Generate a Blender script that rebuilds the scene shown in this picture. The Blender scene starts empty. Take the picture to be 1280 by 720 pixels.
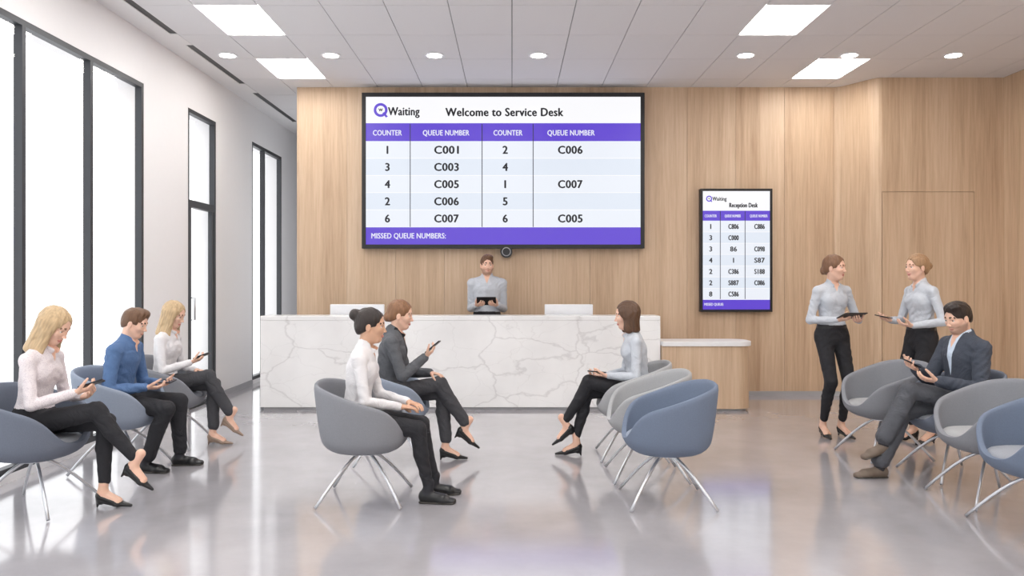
import bpy, bmesh, math, numpy as np
from mathutils import Vector, Matrix
D=bpy.data; C=bpy.context; scene=C.scene
scene.view_settings.view_transform='Standard'
scene.view_settings.exposure=0.0
def lin(c):
    o=[]
    for v in c:
        v=v/255.0
        o.append(v/12.92 if v<=0.04045 else ((v+0.055)/1.055)**2.4)
    return o
# ---------------------------------------------------------------- materials
MC={}
def M(name,rgb,rough=.5,metal=0,noise=.05,nscale=15,stretch=(1,1,1),bump=0,bscale=80,emis=0,sss=0,coat=0,spec=.5,bdist=.005,bwarp=0):
    if name in MC: return MC[name]
    m=D.materials.new(name); m.use_nodes=True; nt=m.node_tree; N=nt.nodes; L=nt.links
    b=N['Principled BSDF']; l=lin(rgb)
    tc=N.new('ShaderNodeTexCoord'); mp=N.new('ShaderNodeMapping'); mp.inputs['Scale'].default_value=stretch
    L.new(tc.outputs['Object'],mp.inputs['Vector'])
    nz=N.new('ShaderNodeTexNoise'); nz.inputs['Scale'].default_value=nscale; nz.inputs['Detail'].default_value=5
    L.new(mp.outputs[0],nz.inputs['Vector'])
    mx=N.new('ShaderNodeMix'); mx.data_type='RGBA'
    mx.inputs[6].default_value=[max(0,v*(1-noise)) for v in l]+[1]
    mx.inputs[7].default_value=[min(1,v*(1+noise)) for v in l]+[1]
    L.new(nz.outputs[0],mx.inputs[0]); L.new(mx.outputs[2],b.inputs['Base Color'])
    b.inputs['Roughness'].default_value=rough; b.inputs['Metallic'].default_value=metal
    b.inputs['Specular IOR Level'].default_value=spec
    b.inputs['Coat Weight'].default_value=coat
    if bump:
        n2=N.new('ShaderNodeTexNoise'); n2.inputs['Scale'].default_value=bscale; n2.inputs['Detail'].default_value=3; n2.inputs['Distortion'].default_value=bwarp
        L.new(mp.outputs[0],n2.inputs['Vector'])
        bp=N.new('ShaderNodeBump'); bp.inputs['Strength'].default_value=bump; bp.inputs['Distance'].default_value=bdist
        L.new(n2.outputs[0],bp.inputs['Height']); L.new(bp.outputs[0],b.inputs['Normal'])
    if emis:
        L.new(mx.outputs[2],b.inputs['Emission Color']); b.inputs['Emission Strength'].default_value=emis
    if sss:
        b.inputs['Subsurface Weight'].default_value=sss; b.inputs['Subsurface Scale'].default_value=.01
        b.inputs['Subsurface Radius'].default_value=(1,.4,.2)
    MC[name]=m; return m
def layered(base,layers,name):
    """copy of a material whose colour switches where a stored per-vertex attribute is > 0 (neckline, shirt front, beard)"""
    if name in MC: return MC[name]
    m=base.copy(); m.name=name; nt=m.node_tree; N=nt.nodes; L=nt.links; b=N['Principled BSDF']
    src=b.inputs['Base Color'].links[0].from_socket
    for attr,rgb,lo,hi,mxv in layers:
        at=N.new('ShaderNodeAttribute'); at.attribute_name=attr
        r=N.new('ShaderNodeMapRange'); r.inputs['From Min'].default_value=lo; r.inputs['From Max'].default_value=hi; r.inputs['To Max'].default_value=mxv
        L.new(at.outputs['Fac'],r.inputs[0])
        mx=N.new('ShaderNodeMix'); mx.data_type='RGBA'; L.new(r.outputs[0],mx.inputs[0]); L.new(src,mx.inputs[6]); mx.inputs[7].default_value=lin(rgb)+[1]
        src=mx.outputs[2]
    L.new(src,b.inputs['Base Color']); MC[name]=m; return m
def shirt_mat(name,rgb,rgb2,scale=90):
    if name in MC: return MC[name]
    m=M(name,rgb,.75,bump=.5,bscale=11,bdist=.02,bwarp=1.2); nt=m.node_tree; N=nt.nodes; L=nt.links
    b=N['Principled BSDF']; v=N.new('ShaderNodeTexVoronoi'); v.inputs['Scale'].default_value=scale
    tc=[n for n in N if n.type=='TEX_COORD'][0]; L.new(tc.outputs['Object'],v.inputs['Vector'])
    r=N.new('ShaderNodeMapRange'); r.inputs['From Min'].default_value=.1; r.inputs['From Max'].default_value=.5
    L.new(v.outputs['Distance'],r.inputs[0])
    mx=N.new('ShaderNodeMix'); mx.data_type='RGBA'; mx.inputs[6].default_value=lin(rgb2)+[1]; mx.inputs[7].default_value=lin(rgb)+[1]
    L.new(r.outputs[0],mx.inputs[0]); L.new(mx.outputs[2],b.inputs['Base Color']); return m
def wood_mat():
    m=D.materials.new('oak_wood'); m.use_nodes=True; nt=m.node_tree; N=nt.nodes; L=nt.links; b=N['Principled BSDF']
    tc=N.new('ShaderNodeTexCoord'); mp=N.new('ShaderNodeMapping'); mp.inputs['Scale'].default_value=(1,1,.045)
    L.new(tc.outputs['Object'],mp.inputs['Vector'])
    n1=N.new('ShaderNodeTexNoise'); n1.inputs['Scale'].default_value=38; n1.inputs['Detail'].default_value=6; n1.inputs['Roughness'].default_value=.65
    n2=N.new('ShaderNodeTexNoise'); n2.inputs['Scale'].default_value=7; n2.inputs['Detail'].default_value=3; n2.inputs['Distortion'].default_value=.6
    L.new(mp.outputs[0],n1.inputs['Vector']); L.new(mp.outputs[0],n2.inputs['Vector'])
    ad=N.new('ShaderNodeMath'); ad.operation='MULTIPLY_ADD'; ad.inputs[1].default_value=.55; L.new(n1.outputs[0],ad.inputs[0])
    m2=N.new('ShaderNodeMath'); m2.operation='MULTIPLY'; m2.inputs[1].default_value=.45; L.new(n2.outputs[0],m2.inputs[0]); L.new(m2.outputs[0],ad.inputs[2])
    sx=N.new('ShaderNodeSeparateXYZ'); L.new(tc.outputs['Object'],sx.inputs[0])
    s=N.new('ShaderNodeMath'); s.operation='MULTIPLY_ADD'; s.inputs[1].default_value=1/.305; s.inputs[2].default_value=8.786; L.new(sx.outputs[0],s.inputs[0])
    fl=N.new('ShaderNodeMath'); fl.operation='FLOOR'; L.new(s.outputs[0],fl.inputs[0])
    wn=N.new('ShaderNodeTexWhiteNoise'); wn.noise_dimensions='1D'; L.new(fl.outputs[0],wn.inputs['W'])
    a2=N.new('ShaderNodeMath'); a2.operation='MULTIPLY_ADD'; a2.inputs[1].default_value=.11; L.new(wn.outputs[0],a2.inputs[0]); L.new(ad.outputs[0],a2.inputs[2])
    cr=N.new('ShaderNodeValToRGB'); e=cr.color_ramp.elements
    e[0].position=.36; e[0].color=lin((180,150,122))+[1]; e[1].position=.74; e[1].color=lin((218,193,166))+[1]
    x=e.new(.55); x.color=lin((203,175,146))+[1]
    L.new(a2.outputs[0],cr.inputs[0]); L.new(cr.outputs[0],b.inputs['Base Color']); b.inputs['Roughness'].default_value=.5
    bp=N.new('ShaderNodeBump'); bp.inputs['Strength'].default_value=.12; bp.inputs['Distance'].default_value=.003
    L.new(n1.outputs[0],bp.inputs['Height']); L.new(bp.outputs[0],b.inputs['Normal']); return m
def marble_mat():
    m=D.materials.new('white_marble'); m.use_nodes=True; nt=m.node_tree; N=nt.nodes; L=nt.links; b=N['Principled BSDF']
    tc=N.new('ShaderNodeTexCoord')
    def vein(scale,off,width,dark,rot):
        mp=N.new('ShaderNodeMapping'); mp.inputs['Location'].default_value=off; mp.inputs['Rotation'].default_value=rot; mp.inputs['Scale'].default_value=(1,1,1.7)
        L.new(tc.outputs['Object'],mp.inputs['Vector'])
        nd=N.new('ShaderNodeTexNoise'); nd.inputs['Scale'].default_value=2.2; nd.inputs['Detail'].default_value=6
        L.new(mp.outputs[0],nd.inputs['Vector'])
        mxv=N.new('ShaderNodeMix'); mxv.data_type='VECTOR'; mxv.inputs[0].default_value=.33
        L.new(mp.outputs[0],mxv.inputs[4]); L.new(nd.outputs['Color'],mxv.inputs[5])
        v=N.new('ShaderNodeTexVoronoi'); v.feature='DISTANCE_TO_EDGE'; v.inputs['Scale'].default_value=scale; L.new(mxv.outputs[1],v.inputs['Vector'])
        r=N.new('ShaderNodeMapRange'); r.inputs['From Max'].default_value=width; r.inputs['To Min'].default_value=dark; r.inputs['To Max'].default_value=1; L.new(v.outputs['Distance'],r.inputs[0]); return r
    a=vein(1.5,(3,1,2),.018,.82,(0,.5,0)); c=vein(3.1,(7,2,5),.014,.92,(0,-.5,0))
    nz=N.new('ShaderNodeTexNoise'); nz.inputs['Scale'].default_value=1.6; nz.inputs['Detail'].default_value=6; L.new(tc.outputs['Object'],nz.inputs['Vector'])
    rz=N.new('ShaderNodeMapRange'); rz.inputs['From Min'].default_value=.35; rz.inputs['From Max'].default_value=.65; rz.inputs['To Min'].default_value=.90; rz.inputs['To Max'].default_value=1.0; L.new(nz.outputs[0],rz.inputs[0])
    p=N.new('ShaderNodeMath'); p.operation='MULTIPLY'; L.new(a.outputs[0],p.inputs[0]); L.new(c.outputs[0],p.inputs[1])
    q=N.new('ShaderNodeMath'); q.operation='MULTIPLY'; L.new(p.outputs[0],q.inputs[0]); L.new(rz.outputs[0],q.inputs[1])
    cr=N.new('ShaderNodeValToRGB'); e=cr.color_ramp.elements; e[0].position=.5; e[0].color=lin((180,178,178))+[1]; e[1].position=1; e[1].color=lin((243,243,243))+[1]
    L.new(q.outputs[0],cr.inputs[0]); L.new(cr.outputs[0],b.inputs['Base Color']); b.inputs['Roughness'].default_value=.22; return m
def floor_mat():
    m=D.materials.new('polished_concrete'); m.use_nodes=True; nt=m.node_tree; N=nt.nodes; L=nt.links; b=N['Principled BSDF']
    tc=N.new('ShaderNodeTexCoord')
    n1=N.new('ShaderNodeTexNoise'); n1.inputs['Scale'].default_value=.9; n1.inputs['Detail'].default_value=8; n1.inputs['Roughness'].default_value=.6; L.new(tc.outputs['Object'],n1.inputs['Vector'])
    cr=N.new('ShaderNodeValToRGB'); e=cr.color_ramp.elements; e[0].position=.3; e[0].color=lin((160,157,161))+[1]; e[1].position=.7; e[1].color=lin((186,183,187))+[1]
    L.new(n1.outputs[0],cr.inputs[0]); L.new(cr.outputs[0],b.inputs['Base Color'])
    n2=N.new('ShaderNodeTexNoise'); n2.inputs['Scale'].default_value=2.5; n2.inputs['Detail'].default_value=5; L.new(tc.outputs['Object'],n2.inputs['Vector'])
    r=N.new('ShaderNodeMapRange'); r.inputs['To Min'].default_value=.06; r.inputs['To Max'].default_value=.17; L.new(n2.outputs[0],r.inputs[0]); L.new(r.outputs[0],b.inputs['Roughness'])
    b.inputs['IOR'].default_value=1.8; b.inputs['Specular IOR Level'].default_value=.6
    b.inputs['Coat Weight'].default_value=.5; b.inputs['Coat Roughness'].default_value=.12
    return m
def glass_mat():
    m=D.materials.new('window_glass'); m.use_nodes=True; nt=m.node_tree; N=nt.nodes; L=nt.links; N.clear()
    o=N.new('ShaderNodeOutputMaterial'); t=N.new('ShaderNodeBsdfTransparent'); g=N.new('ShaderNodeBsdfGlossy'); g.inputs['Roughness'].default_value=.02
    x=N.new('ShaderNodeMixShader'); x.inputs[0].default_value=.06; L.new(t.outputs[0],x.inputs[1]); L.new(g.outputs[0],x.inputs[2]); L.new(x.outputs[0],o.inputs[0]); return m
WOOD=wood_mat(); MARBLE=marble_mat(); FLOOR=floor_mat(); GLASS=glass_mat()
WHITE=M('white_paint',(236,235,236),.8,noise=.012,bump=.05); CEILM=M('ceiling_tile_white',(224,223,225),.9,noise=.02,nscale=60,bump=.1)
GAP=M('ceiling_grid_gap',(110,110,114),.9); DARK=M('dark_frame_metal',(62,64,68),.45,metal=.3); BLACK=M('black_plastic',(22,22,26),.4)  # GAP is the dark grey slab colour showing through the tile joints
GREY=M('grey_trim',(168,168,172),.5); CHROME=M('satin_metal',(205,207,212),.28,metal=.75); WPL=M('white_plastic',(232,234,238),.4)
PANEL=M('light_panel_emitter',(255,252,248),.5,noise=0,emis=13); LAMP=M('downlight_emitter',(255,250,242),.5,noise=0,emis=18)
LWHITE=M('solid_surface_white',(235,235,236),.35)
# ---------------------------------------------------------------- mesh helpers
def link(o,parent=None):
    scene.collection.objects.link(o)
    if parent: o.parent=parent
    return o
def empty(name,loc=(0,0,0),rz=0):
    e=D.objects.new(name,None); e.location=loc; e.rotation_euler=(0,0,rz); e.empty_display_size=.1; return link(e)
def boxes(name,lst,mats,parent=None,bevel=0,loc=None):
    bm=bmesh.new()
    for b in lst:
        x0,x1,y0,y1,z0,z1=b[:6]; mi=b[6] if len(b)>6 else 0
        v=[bm.verts.new(p) for p in ((x0,y0,z0),(x1,y0,z0),(x1,y1,z0),(x0,y1,z0),(x0,y0,z1),(x1,y0,z1),(x1,y1,z1),(x0,y1,z1))]
        for f in ((0,3,2,1),(4,5,6,7),(0,1,5,4),(1,2,6,5),(2,3,7,6),(3,0,4,7)):
            bm.faces.new([v[i] for i in f]).material_index=mi
    me=D.meshes.new(name); bm.to_mesh(me); bm.free()
    for m in mats: me.materials.append(m)
    o=D.objects.new(name,me); link(o,parent)
    if loc: o.location=loc
    if bevel:
        md=o.modifiers.new('bevel','BEVEL'); md.width=bevel; md.segments=3; md.limit_method='ANGLE'
    return o
def prism(name,poly,z0,z1,mat,parent=None,bevel=0):
    bm=bmesh.new(); n=len(poly)
    a=[bm.verts.new((x,y,z0)) for x,y in poly]; b=[bm.verts.new((x,y,z1)) for x,y in poly]
    for i in range(n): bm.faces.new((a[i],a[(i+1)%n],b[(i+1)%n],b[i]))
    bm.faces.new(a[::-1]); bm.faces.new(b); bmesh.ops.recalc_face_normals(bm,faces=bm.faces)
    me=D.meshes.new(name); bm.to_mesh(me); bm.free(); me.materials.append(mat)
    o=link(D.objects.new(name,me),parent)
    if bevel:
        md=o.modifiers.new('bevel','BEVEL'); md.width=bevel; md.segments=3; md.limit_method='ANGLE'
    return o
def tube(name,paths,r,mat,parent=None,n=10):
    bm=bmesh.new()
    for pts in paths:
        pts=[Vector(p) for p in pts]; prev=None
        for i,p in enumerate(pts):
            t=(pts[min(i+1,len(pts)-1)]-pts[max(i-1,0)]).normalized()
            up=Vector((0,0,1)) if abs(t.z)<.95 else Vector((1,0,0))
            u=t.cross(up).normalized(); w=t.cross(u)
            ring=[bm.verts.new(p+(u*math.cos(2*math.pi*k/n)+w*math.sin(2*math.pi*k/n))*r) for k in range(n)]
            if prev:
                for k in range(n): bm.faces.new((prev[k],prev[(k+1)%n],ring[(k+1)%n],ring[k])).smooth=True
            else: bm.faces.new(ring[::-1])
            prev=ring
        bm.faces.new(prev)
    bmesh.ops.recalc_face_normals(bm,faces=bm.faces)
    me=D.meshes.new(name); bm.to_mesh(me); bm.free(); me.materials.append(mat)
    return link(D.objects.new(name,me),parent)
def disc(name,loc,r,h,mats,parent=None,axis='Z',ring=None,n=40):
    bm=bmesh.new(); bmesh.ops.create_cone(bm,cap_ends=True,segments=n,radius1=r,radius2=r,depth=h)
    if axis=='Y': bmesh.ops.rotate(bm,verts=bm.verts,matrix=Matrix.Rotation(math.pi/2,3,'X'))
    me=D.meshes.new(name); bm.to_mesh(me); bm.free(); me.materials.append(mats)
    o=D.objects.new(name,me); o.location=loc; return link(o,parent)
# ---------------------------------------------------------------- room
CH=3.87; XL=-3.6; XR=5.88; YB=10.0; YF=-2.6; YE=14.0
boxes('floor',[(XL-.3,XR+.3,YF-.3,YE+.3,-.2,0)],[FLOOR])
lights={(-5,0),(4,0),(-5,2),(6,2)}
tl=[(XL-.25,XR+.2,YF-.2,YE+.2,CH+.02,CH+.2,1)]
pan=[]
gx=.56; gy=.85; y00=7.02; g=.0035
def panelset(i,j):
    return (i,j) in lights or (j<0 and j%2==0 and i in(-5,-1,4,8) )  # second group is out of view, more panels added to strengthen contact shadows
for i in range(-6,11):
    for j in range(-12,9):
        x0=i*gx; x1=min(x0+gx,XR); y0=y00+j*gy; y1=min(y0+gy,YE)
        if x0>=XR or y0<YF: continue
        if i==-6: x0=-3.29
        if panelset(i,j): pan.append((x0+.012,x1-.012,y0+.012,y1-.012,CH+.004,CH+.018)); continue
        tl.append((x0+g,x1-g,y0+g,y1-g,CH,CH+.02,0))
tl.append((XL,-3.36,YF,YE,CH-.002,CH+.02,2))
slots=[(-1.5,.6),(1.4,3.4),(3.9,5.6),(5.9,7.83),(8.2,9.83),(10.3,12.2)]
y=YF
for a,b in slots: tl.append((-3.36,-3.29,y,a,CH-.002,CH+.02,2)); y=b
tl.append((-3.36,-3.29,y,YE,CH-.002,CH+.02,2))
boxes('ceiling',tl,[CEILM,GAP,WHITE])
boxes('trim_1',[(-3.36,-3.29,a,b,CH+.005,CH+.019) for a,b in slots],[BLACK])
for k,p in enumerate(pan): boxes('ceiling_light_panel',[p],[PANEL])
for X in (-3.06,-1.95,-.835,.284,2.515,3.63,4.75):
    e=empty('recessed_downlight',(X,8.57,CH))
    disc('housing',(0,0,-.003),.105,.008,WPL,e); disc('lens',(0,0,-.006),.08,.008,LAMP,e)
wt=-3.86; WT=3.37; z0=.06
openings=[(-2.0,.95),(1.3,7.79),(8.85,9.69),(11.03,12.45)]
wl=[]; y=YF
for a,b in openings:
    wl.append((wt,XL,y,a,0,CH)); wl.append((wt,XL,a,b,WT,CH)); wl.append((wt,XL,a,b,-.1,z0 if b!=9.69 else .0)); y=b
wl.append((wt,XL,y,YE,0,CH))
boxes('wall_left',wl,[WHITE])
def window(name,a,b,mulls,door=False):
    e=empty(name,(XL-.035,a,0)); w=.045; zz=z0 if not door else .005; t=.032
    L=[(-t,t,0,w,zz,WT),(-t,t,b-a-w,b-a,zz,WT),(-t,t,w,b-a-w,WT-w,WT),(-t,t,w,b-a-w,zz,zz+w)]
    for m in mulls: L.append((-t,t,m-a-.022,m-a+.022,zz+w,WT-w))
    if door:
        L+=[(-t,t,w,b-a-w,2.27,2.35),(-.02,.025,w,w+.07,zz+w,2.27),(-.02,.025,b-a-w-.07,b-a-w,zz+w,2.27)]
        tube('door_handle',[[(.02,.10,1.0),(.07,.10,1.0),(.07,.10,1.25),(.02,.10,1.25)]],.01,CHROME,e)
    boxes('frame',L,[DARK],e); boxes('glass',[(-.004,.004,w*.5,b-a-w*.5,zz+w*.5,WT-w*.5)],[GLASS],e)
window('window_1',1.3,7.79,[2.0,2.92,3.9,4.87,5.88,6.83]); window('window_2',-2.0,.95,[-1.0,0]); window('door_1',8.85,9.69,[],True); window('window_3',11.03,12.45,[11.6])
boxes('baseboard_left',[(XL,XL+.012,a,b,0,.07) for a,b in ((.95,1.3),(7.79,8.85),(9.69,11.03),(12.45,YE))],[GREY])
pl=[(-2.68,4.05,YB+.03,YB+.25,0,CH)]
x=-2.68
while x<4.04:
    x1=min(x+.61,4.05); pl.append((x+.0015,x1-.0015,YB,YB+.03,.0,CH)); x+=.61
pl.append((-2.70,-2.68,YB,YB+.25,0,CH))
boxes('wall_back',pl,[WOOD])
pts=[]
for k in range(13):
    t=k/12; s=t*t*(3-2*t); pts.append((4.05+.37*t,YB-.48*s))
cv=prism('wall_back_curve',pts+[(4.42,YB+.25),(4.05,YB+.25)],0,CH,WOOD)
DG=.006
pl=[(4.42,XR+.2,9.56,9.8,0,CH),(4.42+DG,5.53-DG,9.52,9.56,0,2.5),(4.42,XR,9.52,9.56,2.5+DG,CH),(5.53,XR,9.52,9.56,0,2.5+DG)]
boxes('wall_alcove',pl,[WOOD])
boxes('wall_right',[(XR,XR+.2,YF,9.55,0,CH)],[WOOD])
boxes('wall_end',[(XL-.25,-2.6,YE,YE+.2,0,CH),(-2.68,-2.6,YB+.25,YE,0,CH)],[WHITE])
prism('baseboard_back',[(-2.68,YB-.012),(4.04,YB-.012)]+[(p[0]-.006,p[1]-.012) for p in pts[1:]]+[(XR,9.508),(XR,9.519),(4.43,9.519)]+[(p[0]+.002,p[1]) for p in pts[::-1][1:]]+[(-2.68,YB-.0005)],0,.055,GREY)
boxes('baseboard_right',[(XR-.012,XR,YF,9.5,0,.055)],[GREY])
fl=[(XL,XR,YF-.2,YF,3.0,CH),(XL,XL+.3,YF-.2,YF,0,3.0),(XR-.3,XR,YF-.2,YF,0,3.0),(XL+.3,XR-.3,YF-.2,YF,0,.9)]  # unseen wall behind the camera, left mostly open to let in fill light
boxes('wall_front',fl,[WHITE])
boxes('added_front_window',[(XL+.3+k*1.475-.03,XL+.3+k*1.475+.03,YF-.15,YF-.05,.9,3.0) for k in range(7)]+[(XL+.3,XR-.3,YF-.15,YF-.05,2.92,3.0),(XL+.3,XR-.3,YF-.15,YF-.05,.9,.96)],[DARK])  # frame of the unseen facade opening added for soft fill from behind
# ---------------------------------------------------------------- reception desk
e=empty('reception_desk',(-.575,8.86,0)); hw=2.225
boxes('front_panel',[(-hw,hw,0,.06,.035,1.0)],[MARBLE],e); boxes('counter_top',[(-hw,hw,-.005,.34,1.0,1.05)],[MARBLE],e,.006)
boxes('end_panels',[(-hw,-hw+.06,.06,.55,.035,1.0),(hw-.06,hw,.06,.55,.035,1.0)],[MARBLE],e)
boxes('toe_kick',[(-hw+.03,hw-.03,.03,.5,0,.035)],[GREY],e); boxes('worktop',[(-hw+.06,hw-.06,.06,.52,.71,.74)],[LWHITE],e)
e=empty('low_service_counter',(1.66,8.75,0))
def rr(x0,x1,y0,y1,r):
    p=[(x0,y1),(x0,y0)]
    for k in range(9):
        a=-math.pi/2+k*math.pi/16; p.append((x1-r+r*math.cos(a),y0+r+r*math.sin(a)))
    for k in range(9):
        a=k*math.pi/16; p.append((x1-r+r*math.cos(a),y1-r+r*math.sin(a)))
    return p
prism('wood_body',rr(0,.99,.02,.46,.16),.03,.72,WOOD,e); prism('toe_kick',rr(.02,.96,.05,.43,.14),0,.03,GREY,e); prism('top',rr(-.0,1.01,0,.48,.17),.72,.77,LWHITE,e,.005)
for X,w in ((-1.80,.63),(.66,.56)):
    e=empty('computer_monitor',(X,9.27,.742))
    boxes('display_housing',[(-w/2,w/2,-.015,.015,.10,.425)],[WPL],e,.008); boxes('screen',[(-w/2+.015,w/2-.015,.0155,.018,.12,.41)],[BLACK],e)
    boxes('stand',[(-.03,.03,-.03,-.015,.01,.25),(-.1,.1,-.06,.08,0,.012)],[WPL],e,.003)
# ---------------------------------------------------------------- screens
PUR=M('screen_purple',(94,62,214),.3,noise=.02,nscale=2,emis=.92); SW=M('screen_white',(250,250,253),.3,noise=0,emis=.98)
SR1=M('screen_row_light',(238,243,252),.3,noise=0,emis=.95); SR2=M('screen_row_blue',(228,236,248),.3,noise=0,emis=.95)
SL=M('screen_line_dark',(60,62,80),.5); ST=M('screen_text_dark',(30,30,38),.6); STW=M('screen_text_white',(240,240,255),.5,noise=0,emis=.9)
for m_ in (PUR,SW,SR1,SR2,STW):
    b=m_.node_tree.nodes['Principled BSDF']
    for l in list(b.inputs['Base Color'].links): m_.node_tree.links.remove(l)
    b.inputs['Base Color'].default_value=(.02,.02,.02,1)
def text(s,x,z,cap,mat,parent,width=None,align='C',bold=.022,y=-.004):
    cu=D.curves.new('t','FONT'); cu.body=s; cu.size=1; cu.resolution_u=3; cu.space_character=1.0+bold*2
    o=D.objects.new('t',cu); scene.collection.objects.link(o); C.view_layer.update()
    me=D.meshes.new_from_object(o.evaluated_get(C.evaluated_depsgraph_get())); D.objects.remove(o)
    n=len(me.vertices); a=np.empty(n*3); me.vertices.foreach_get('co',a); a=a.reshape(-1,3)
    x0,x1=a[:,0].min(),a[:,0].max(); sc=cap/.70
    sx=width/(x1-x0) if width else sc*.95
    X=(a[:,0]-(x0+x1)/2 if align=='C' else a[:,0]-x0)*sx+x; Z=a[:,1]*sc-cap/2+z
    polys=[list(p.vertices) for p in me.polygons]; V=[];F=[]; t=bold*sc*1.1
    for q,(dx,dz) in enumerate(((0,0),(t,0),(-t,0),(0,t*.6),(0,-t*.6))):
        V+=[(X[i]+dx,y-q*.00012,Z[i]+dz) for i in range(n)]; F+=[[v+q*n for v in p] for p in polys]
    m2=D.meshes.new('text'); m2.from_pydata(V,[],F); m2.materials.append(mat)
    return link(D.objects.new('text_'+''.join(ch for ch in s.lower() if ch.isalnum()),m2),parent)
def logo(e,x,z,r):
    bm=bmesh.new(); n=32
    for k in range(n):
        a0=2*math.pi*k/n; a1=2*math.pi*(k+1)/n
        q=[(x+r*math.cos(a0),z+r*math.sin(a0)),(x+r*math.cos(a1),z+r*math.sin(a1)),(x+r*.62*math.cos(a1),z+r*.62*math.sin(a1)),(x+r*.62*math.cos(a0),z+r*.62*math.sin(a0))]
        bm.faces.new([bm.verts.new((p[0],-.004,p[1])) for p in q])
    bm.faces.new([bm.verts.new((x+a*r,-.0045,z+b*r)) for a,b in ((.25,-.45),(.5,-.3),(1.05,-.95),(.75,-1.1))])
    me=D.meshes.new('logo_ring'); bm.to_mesh(me); bm.free(); me.materials.append(PUR); link(D.objects.new('logo_ring',me),e)
    text('w',x,z+r*.12,r*.62,ST,e)
e=empty('wall_display_screen',(-.109,9.88,2.806)); k=1/101.
def fx(x): return (x-629)*k
def fz(y): return (213.5-y)*k
boxes('housing',[(fx(452),fx(806),.0,.115,fz(311),fz(116))],[BLACK],e,.008)
boxes('bezel',[(fx(452),fx(457),-.012,.0,fz(311),fz(116)),(fx(801),fx(806),-.012,.0,fz(311),fz(116)),(fx(457),fx(801),-.012,.0,fz(121),fz(116)),(fx(457),fx(801),-.012,.0,fz(311),fz(306))],[BLACK],e)
L=[(fx(457),fx(801),-.001,0,fz(154),fz(121),0),(fx(457),fx(801),-.001,0,fz(176.5),fz(154),1),(fx(457),fx(801),-.001,0,fz(306),fz(284),1)]
for r in range(5):
    a=176.5+r*21.5; L.append((fx(457),fx(801),-.001,0,fz(a+21.5),fz(a),2+r%2)); L.append((fx(457),fx(801),-.002,-.001,fz(a+21.9),fz(a+21.1),0))
for x in (512.5,602.5,666.5): L.append((fx(x-.5),fx(x+.5),-.003,-.001,fz(284),fz(155),4))
boxes('display_image',L,[SW,PUR,SR1,SR2,SL],e)
logo(e,fx(475.5),fz(137.5),.086); text('Waiting',fx(504.5),fz(139),.1,ST,e,.385,bold=.03); text('Welcome to Service Desk',fx(630.5),fz(140),.1,ST,e,1.455,bold=.034)
for s,x,w in (('COUNTER',484,36),('QUEUE NUMBER',557.5,58),('COUNTER',635,36),('QUEUE NUMBER',714,59)): text(s,fx(x),fz(166),.066,STW,e,w*k)
rows=[('1','C001','2','C006'),('3','C003','4',''),('4','C005','1','C007'),('2','C006','5',''),('6','C007','6','C005')]
for r,row in enumerate(rows):
    for s,x in zip(row,(484,558,631.5,713)):
        if s: text(s,fx(x),fz(187.3+r*21.5),.096,ST,e,(30*k if len(s)>1 else None),bold=.034)
text('MISSED QUEUE NUMBERS:',fx(464),fz(295),.066,STW,e,93*k,align='L')
e=empty('conference_camera',(-.07,9.90,1.80)); disc('body',(0,0,0),.075,.10,BLACK,e,'Y'); disc('lens_ring',(0,-.055,0),.055,.012,GREY,e,'Y'); disc('lens',(0,-.063,0),.045,.008,BLACK,e,'Y')
e=empty('portrait_display_screen',(2.793,9.92,1.82)); k=1/100.4
def fx(x): return (x-921)*k
def fz(y): return (313-y)*k
boxes('housing',[(fx(876),fx(966),0,.075,fz(390),fz(236))],[BLACK],e,.006)
boxes('bezel',[(fx(876),fx(879),-.01,0,fz(390),fz(236)),(fx(963),fx(966),-.01,0,fz(390),fz(236)),(fx(879),fx(963),-.01,0,fz(239),fz(236)),(fx(879),fx(963),-.01,0,fz(390),fz(387))],[BLACK],e)
L=[(fx(879),fx(963),-.001,0,fz(263.5),fz(239),0),(fx(879),fx(963),-.001,0,fz(276),fz(263.5),1),(fx(879),fx(963),-.001,0,fz(387),fz(374.5),1)]
for r in range(7):
    a=276+r*14.07; L.append((fx(879),fx(963),-.001,0,fz(a+14.07),fz(a),2+r%2)); L.append((fx(879),fx(963),-.002,-.001,fz(a+14.4),fz(a+13.8),0))
for x in (901,932): L.append((fx(x-.4),fx(x+.4),-.003,-.001,fz(374),fz(264),4))
boxes('display_image',L,[SW,PUR,SR1,SR2,SL],e)
logo(e,fx(887),fz(248.5),.038); text('Waiting',fx(900),fz(248.5),.048,ST,e,.175,bold=.03); text('Reception Desk',fx(930),fz(256.5),.055,ST,e,.35,bold=.04)
for s,x,w in (('COUNTER',889,15),('QUEUE NUMBER',916.5,20),('QUEUE NUMBER',949,22)): text(s,fx(x),fz(270),.034,STW,e,w*k)
rows=[('1','C806','C886'),('3','C000',''),('3','86','C098'),('4','1','S87'),('2','C386','S188'),('2','S887','C086'),('8','C586','')]
for r,row in enumerate(rows):
    for s,x in zip(row,(889,917.5,950)):
        if s: text(s,fx(x),fz(283.2+r*14.07),.06,ST,e,(12.5*k if len(s)>2 else None),bold=.036)
text('MISSED QUEUE:',fx(881),fz(380.5),.033,STW,e,24*k,align='L')
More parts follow.
